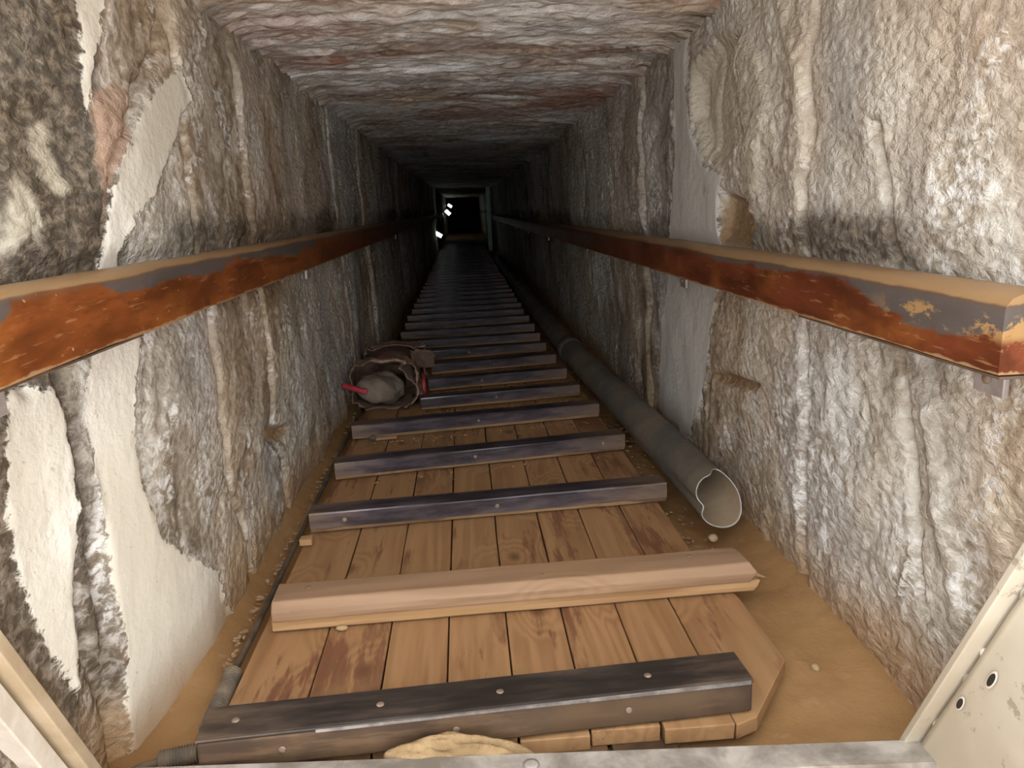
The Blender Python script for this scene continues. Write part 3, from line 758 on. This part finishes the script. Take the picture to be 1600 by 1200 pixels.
hoff = Matrix.Translation(Vector((-.62, -.85, .75)))
for (hu, hv, r1, r2) in ((.0298, .2166, .0042, .0125), (.0150, .1355, .0040, .0105)):
    c0 = hinge + fw * hu + UP * hv + Vector((-.0045, 0, 0)); vs = []; fs = []
    for r_, k_ in ((1.35, 0), (1.0, .0006)):
        for q in range(20):
            w = 2 * math.pi * q / 20; vs.append(c0 + fw * (r1 * r_ * math.cos(w)) + UP * (r2 * r_ * math.sin(w)) - Vector((k_, 0, 0)))
    fs = [(q, (q + 1) % 20, 20 + (q + 1) % 20, 20 + q) for q in range(20)]
    h_ = mesh('hole_lip', vs, fs, M['post_edge'], panel, True); h_.matrix_parent_inverse = hoff
    q = mesh('hole_disc', [v + Vector((-.0001, 0, 0)) for v in vs[20:]] + [c0 + Vector((-.0012, 0, 0))], [(a_, (a_ + 1) % 20, 20) for a_ in range(20)], M['hole'], panel); q.matrix_parent_inverse = hoff  # disc laid on the sheet, the hole's shade is its colour
    q['label'] = 'dark disc painted as the shade of a hole'

# ------------------------------------------------------------------ torn sacks
def torn_sack(name, label, loc, rz, w, h, L, seed, mouth_tilt, tear, sq=.62):
    t = tag(empty(name, loc, rz), label, 'sack', 'torn sacks on the walkway')
    n, m = 26, 64; P = np.zeros((n, m, 3))
    for i in range(n):
        s = i / (n - 1)
        fall = 1 - .42 * ss(.45, 1, s) - .25 * ss(.85, 1, s)
        for k in range(m):
            a = 2 * math.pi * k / m; cx, cz = math.cos(a), math.sin(a)
            e = sq                                            # squarish section
            X = w / 2 * math.copysign(abs(cx) ** e, cx) * fall; Z = h / 2 * math.copysign(abs(cz) ** e, cz) * fall
            nn = float(fbm(np.array(a * 1.6 + seed), np.array(s * 3.), 3, seed)); n2 = float(fbm(np.array(math.cos(a) * 2.4 + seed), np.array(math.sin(a) * 2.4 + s * 4), 3, seed + 3))
            X += .016 * n2 * (cx); Z += .018 * n2
            y = s * L
            if s < .30:
                jag = float(noise2(np.array(k * .55), np.array(seed * 1.), seed + 7)) + .6 * float(noise2(np.array(k * 1.7), np.array(seed * 2.), seed + 8))
                y += (.30 - s) / .30 * (.026 * jag + mouth_tilt * (cz * .5 + .5) + tear(a))
            Zf = Z + h / 2 * fall + .004
            P[i, k] = (X, y, max(Zf, .003))
    o = grid_mesh('sack_skin', P, M['sack'], t, closed=True, flip=True); solid(o, .004, -1)
    rim = [tuple(P[0, k]) for k in range(m)]; rim = [Vector(r) for r in rim]
    vs = []; fs = []
    for k in range(m):
        r = rim[k]; out = Vector((r.x, 0, r.z - h / 2)).normalized()
        q = max(.0, .35 + 1.5 * float(noise2(np.array(k * .7), np.array(3.), seed + 11)))
        fl = [r + out * .002, r + out * (.002 + .004 * q) + Vector((0, -.003, 0)), r + out * (.003 + .009 * q) + Vector((0, .002 + .006 * q, 0)), r + out * (.0025) + Vector((0, .010, 0))]
        for f_ in fl: f_.z = max(f_.z, .004)
        vs += fl
    for k in range(m):
        l = (k + 1) % m
        for j in range(3): fs.append((k * 4 + j, k * 4 + j + 1, l * 4 + j + 1, l * 4 + j))
    rr = mesh('frayed_rim', vs, fs, M['sack_rim'], t, True); solid(rr, .003, 0); rr['label'] = 'pale frayed rim of the tear'
    return t
s1 = torn_sack('torn_sack', 'torn brown sack with its frayed mouth open around a grey lump', (-.352, 3.035, -.7735), -.06, .262, .180, .34, 4, .05, lambda a: .06 * math.exp(-((a - .5) / .45) ** 2), .58)
s2 = torn_sack('torn_sack', 'empty torn brown sack with a dark open mouth, behind the lump-filled sack', (-.335, 3.47, -.7735), .12, .265, .172, .22, 9, .02, lambda a: .02 * math.sin(3 * a), .40)
def flap(parent, c0, du, dv, seed, nu=14, nv=12):
    # a torn piece of sacking folded back, ragged along three sides
    P = np.zeros((nu, nv, 3)); c0, du, dv = np.array(c0), np.array(du), np.array(dv); n = np.cross(du, dv); n /= np.linalg.norm(n)
    for a in range(nu):
        for b in range(nv):
            u_, v_ = a / (nu - 1), b / (nv - 1)
            rag = .10 * float(noise2(np.array(v_ * 6.), np.array(seed * 1.), seed)) * u_ ; rag2 = .10 * float(noise2(np.array(u_ * 6.), np.array(seed * 2.), seed + 1))
            P[a, b] = c0 + du * (u_ + rag) + dv * (v_ + rag2) + n * (.016 * float(fbm(np.array(u_ * 2.5), np.array(v_ * 2.5), 3, seed + 2)) + .02 * u_ * (1 - u_))
    o = grid_mesh('sack_flap', P, M['sack'], parent); o.data.materials.append(M['sack_rim'])
    q = solid(o, .004, 0); q.material_offset_rim = 1
flap(s1, (.075, .0, .172), (.075, .03, -.135), (-.01, .17, .012), 3)
flap(s2, (.07, -.03, .165), (.105, .06, -.015), (.012, .02, -.085), 6)
tag(lump('cement_lump', (-.362, 3.078, -.690), (.098, .105, .068), M['cement'], None, .30, 4, 5, .2), 'grey hardened cement lump filling the mouth of the torn sack', 'lump')
q = tube('red_strip', spline([(-.498, 2.985, -.655), (-.46, 2.968, -.664), (-.43, 2.958, -.672), (-.405, 2.955, -.677)], 6), .0115, M['red'], None, 10)
tag(q, 'short red plastic strip lying across the front of the cement lump', 'strip')
bm_ = lump('red_scrap', (-.196, 3.19, -.715), (.009, .05, .050), M['red'], None, .2, 3, 8, .1)
tag(bm_, 'red plastic scrap sticking out beside the lump-filled sack', 'scrap')
tag(lump('red_scrap', (-.40, 3.56, -.675), (.045, .03, .028), M['red'], None, .2, 3, 12, .3), 'dull red scrap inside the empty rear sack', 'scrap')
tag(lump('rubble_stone', (-.478, 3.400, -.700), (.030, .026, .074), M['core'], None, .2, 3, 15), 'brown rubble stone propped against the wall behind the lump-filled sack', 'stone')

# ------------------------------------------------------------------ small things
st = tag(empty('splintered_stick', (-.33, 2.606, -.772), .18), 'pale splintered stick with a dark knotted end on the planks', 'stick')
extrude('stick_shaft', [(-.006, 0), (.006, 0), (.005, .007), (-.004, .009)], [-.012, .02, .045, .062], 'x', M['timber'], st, noisy(41, .003))
lump('stick_knot', (-.022, .0, .007), (.014, .011, .009), M['dark_wood'], st, .3, 2, 3)
tag(box('wood_block', (-.432, 1.748, -.7735), (-.402, 1.775, -.757), M['timber_raw'], None, .002), 'small wood block at the edge of the planks before the third cleat', 'block')
tag(lump('sand_lump', (-.055, .958, -.786), (.105, .026, .046), M['rock'], None, .36, 5, 22, -.05), 'buff lump of packed sand between the metal sill and the first cleat', 'lump')
tag(lump('blue_rag', (.309, 1.040, -.815), (.016, .010, .008), M['blue'], None, .4, 3, 4), 'scrap of blue rag under the end of the first cleat', 'rag')
tag(lump('green_scrap', (.378, 1.052, -.8165), (.040, .016, .007), M['green'], None, .35, 3, 6, .3), 'flat green scrap in the sand below the end of the first cleat', 'scrap')
for c_, sz, lab in (((.437, 1.078, -.812), (.009, .011, .009), 'pale pebble on the sand beside the cut plank corner'),
                    ((.585, 1.185, -.820), (.008, .009, .007), 'pale pebble on the open sand between the cut plank corner and the wall'),
                    ((.566, 1.70, -.800), (.012, .014, .010), 'buff pebble on the sand under the pipe mouth'),
                    ((-.272, 1.352, -.7715), (.013, .007, .005), 'ochre crumb of mud against the bare timber cleat')):
    tag(lump('pebble', c_, sz, M['peb'], None, .2, 2, int(c_[1] * 100)), lab, 'pebble', 'loose pebbles')
def rubble(name, label, n, place, smin, smax):
    bm = bmesh.new(); r = random.Random(n)
    for _ in range(n):
        c_ = place(r); s_ = r.uniform(smin, smax)
        g = bmesh.ops.create_icosphere(bm, subdivisions=1, radius=1)
        a = r.uniform(0, 6.28); k = (s_ * r.uniform(.8, 1.7), s_ * r.uniform(.6, 1), s_ * r.uniform(.4, .7))
        for v in g['verts']:
            x, y, z = (v.co[q] * k[q] * r.uniform(.8, 1.15) for q in range(3))
            v.co = (c_[0] + x * math.cos(a) - y * math.sin(a), c_[1] + x * math.sin(a) + y * math.cos(a), c_[2] + z + k[2] * .9)
    me = bpy.data.meshes.new(name); bm.to_mesh(me); bm.free(); me.materials.append(M['chip'])
    return tag(link(bpy.data.objects.new(name, me)), label, 'rubble', None, 'stuff')
rubble('rubble', 'fine chips and rubble between the planks and the plastered wall', 260, lambda r: (lambda y: (r.uniform(-.488, -.472), y, -.814 + r.uniform(0, .008)))(1.3 + 4 * r.random() ** 1.6), .002, .007)
rubble('rubble', 'chips and rubble on the sand under the drain pipe', 200, lambda r: (.525 + r.uniform(-.04, .04), 1.52 + 2.2 * r.random() ** 1.8, -.815 + r.uniform(0, .006)), .002, .007)
def on_planks(r):
    y0 = r.choice([2.255, 2.66, 2.66, 2.99, 2.99, 3.33, 3.68]); x = r.uniform(-.40 if y0 < 2.8 else -.18, .42)
    return (x, y0 - .03 - abs(r.gauss(0, .035)) + .135 * x, -.7735)
rubble('rubble', 'sandy crumbs along the feet of the cleats', 330, on_planks, .0015, .006)

# ------------------------------------------------------------------ far end: inner portal and lamps
gate = tag(empty('portal_frame', (0, 15.2, -.8)), 'inner frame tinted with painted green lamplight, standing far down the dark passage', 'frame')
go = Matrix.Translation(Vector((0, -15.2, .8)))
for nm, lo, hi in (('frame_post', (-.520, 15.15, -.80), (-.470, 15.25, .43)), ('frame_post', (.500, 15.15, -.80), (.575, 15.25, .43)), ('frame_lintel', (-.52, 15.15, .432), (.575, 15.25, .475))):
    b = box(nm, lo, hi, M['teal'], gate, .004); b.matrix_parent_inverse = go
LAMPS = [((-.44, 14.75, -.435), .062, .05, .55, 'white lamp low down beside the inner frame, largest of the distant lamps'),
         ((-.40, 24.0, -.060), .085, .075, .8, 'white lamp beyond the inner frame, lower of the two close together'),
         ((-.36, 26.5, .150), .070, .062, .6, 'white lamp beyond the inner frame, upper of the two close together')]
for (p, w, h, tilt, lab) in LAMPS:
    L = tag(empty('lamp', p), lab, 'lamp', 'distant lamps')
    L.rotation_euler = (0, tilt, 0)
    box('housing', (-w - .01, .004, -h * .62 - .01), (w + .01, .05, h * .62 + .01), M['bracket'], L, .004)
    box('lens', (-w, -.035, -h * .62), (w, .0035, h * .62), M['lens'], L, .006)

# ------------------------------------------------------------------ light: open daylight behind the viewer
W_ = bpy.data.worlds.new('daylight'); bpy.context.scene.world = W_; W_.use_nodes = True
nt = W_.node_tree; nt.nodes.clear()
wo = nt.nodes.new('ShaderNodeOutputWorld'); bg = nt.nodes.new('ShaderNodeBackground'); nt.links.new(bg.outputs[0], wo.inputs[0])
tc = nt.nodes.new('ShaderNodeTexCoord'); sx = nt.nodes.new('ShaderNodeSeparateXYZ'); nt.links.new(tc.outputs['Generated'], sx.inputs[0])
rp = nt.nodes.new('ShaderNodeValToRGB'); nt.links.new(sx.outputs[2], rp.inputs[0])
mr = nt.nodes.new('ShaderNodeMapRange'); nt.links.new(sx.outputs[2], mr.inputs[0]); mr.inputs[1].default_value = -1; mr.inputs[2].default_value = 1
nt.links.new(mr.outputs[0], rp.inputs[0])
e = rp.color_ramp.elements; e[0].position = .44; e[0].color = (1.6, 1.42, 1.18, 1); e[1].position = .54; e[1].color = (.92, .97, 1.0, 1)
nt.links.new(rp.outputs[0], bg.inputs[0]); bg.inputs[1].default_value = 6.5

# ------------------------------------------------------------------ camera
f = 1200.0; vp = (720.0, 328.0); roll = .055
a = Vector(((vp[0] - 800) / f, -(vp[1] - 600) / f, -1)).normalized()
x = Vector((1, roll, 0)); x.z = -(x.x * a.x + x.y * a.y) / a.z; x.normalize()
z = x.cross(a)
R = Matrix((x, a, z))                                  # camera axes -> passage axes
cam = bpy.data.objects.new('camera', bpy.data.cameras.new('camera')); C.objects.link(cam)
cam.data.sensor_width = 36; cam.data.lens = 36 * f / 1600; cam.data.clip_start = .02
cam.matrix_world = R.to_4x4()
bpy.context.scene.camera = cam

# tilt the whole place down the slope
T = Matrix.Rotation(-SLOPE, 4, 'X')
bpy.context.view_layer.update()
for o in list(C.objects):
    if o.parent is None: o.matrix_world = T @ o.matrix_world

sc = bpy.context.scene
sc.view_settings.view_transform = 'Standard'; sc.view_settings.look = 'None'; sc.view_settings.gamma = 1; sc.view_settings.use_curve_mapping = False
sc.view_settings.exposure = 0.21
sc.cycles.max_bounces = 6; sc.cycles.diffuse_bounces = 4; sc.cycles.glossy_bounces = 2; sc.cycles.adaptive_threshold = .03
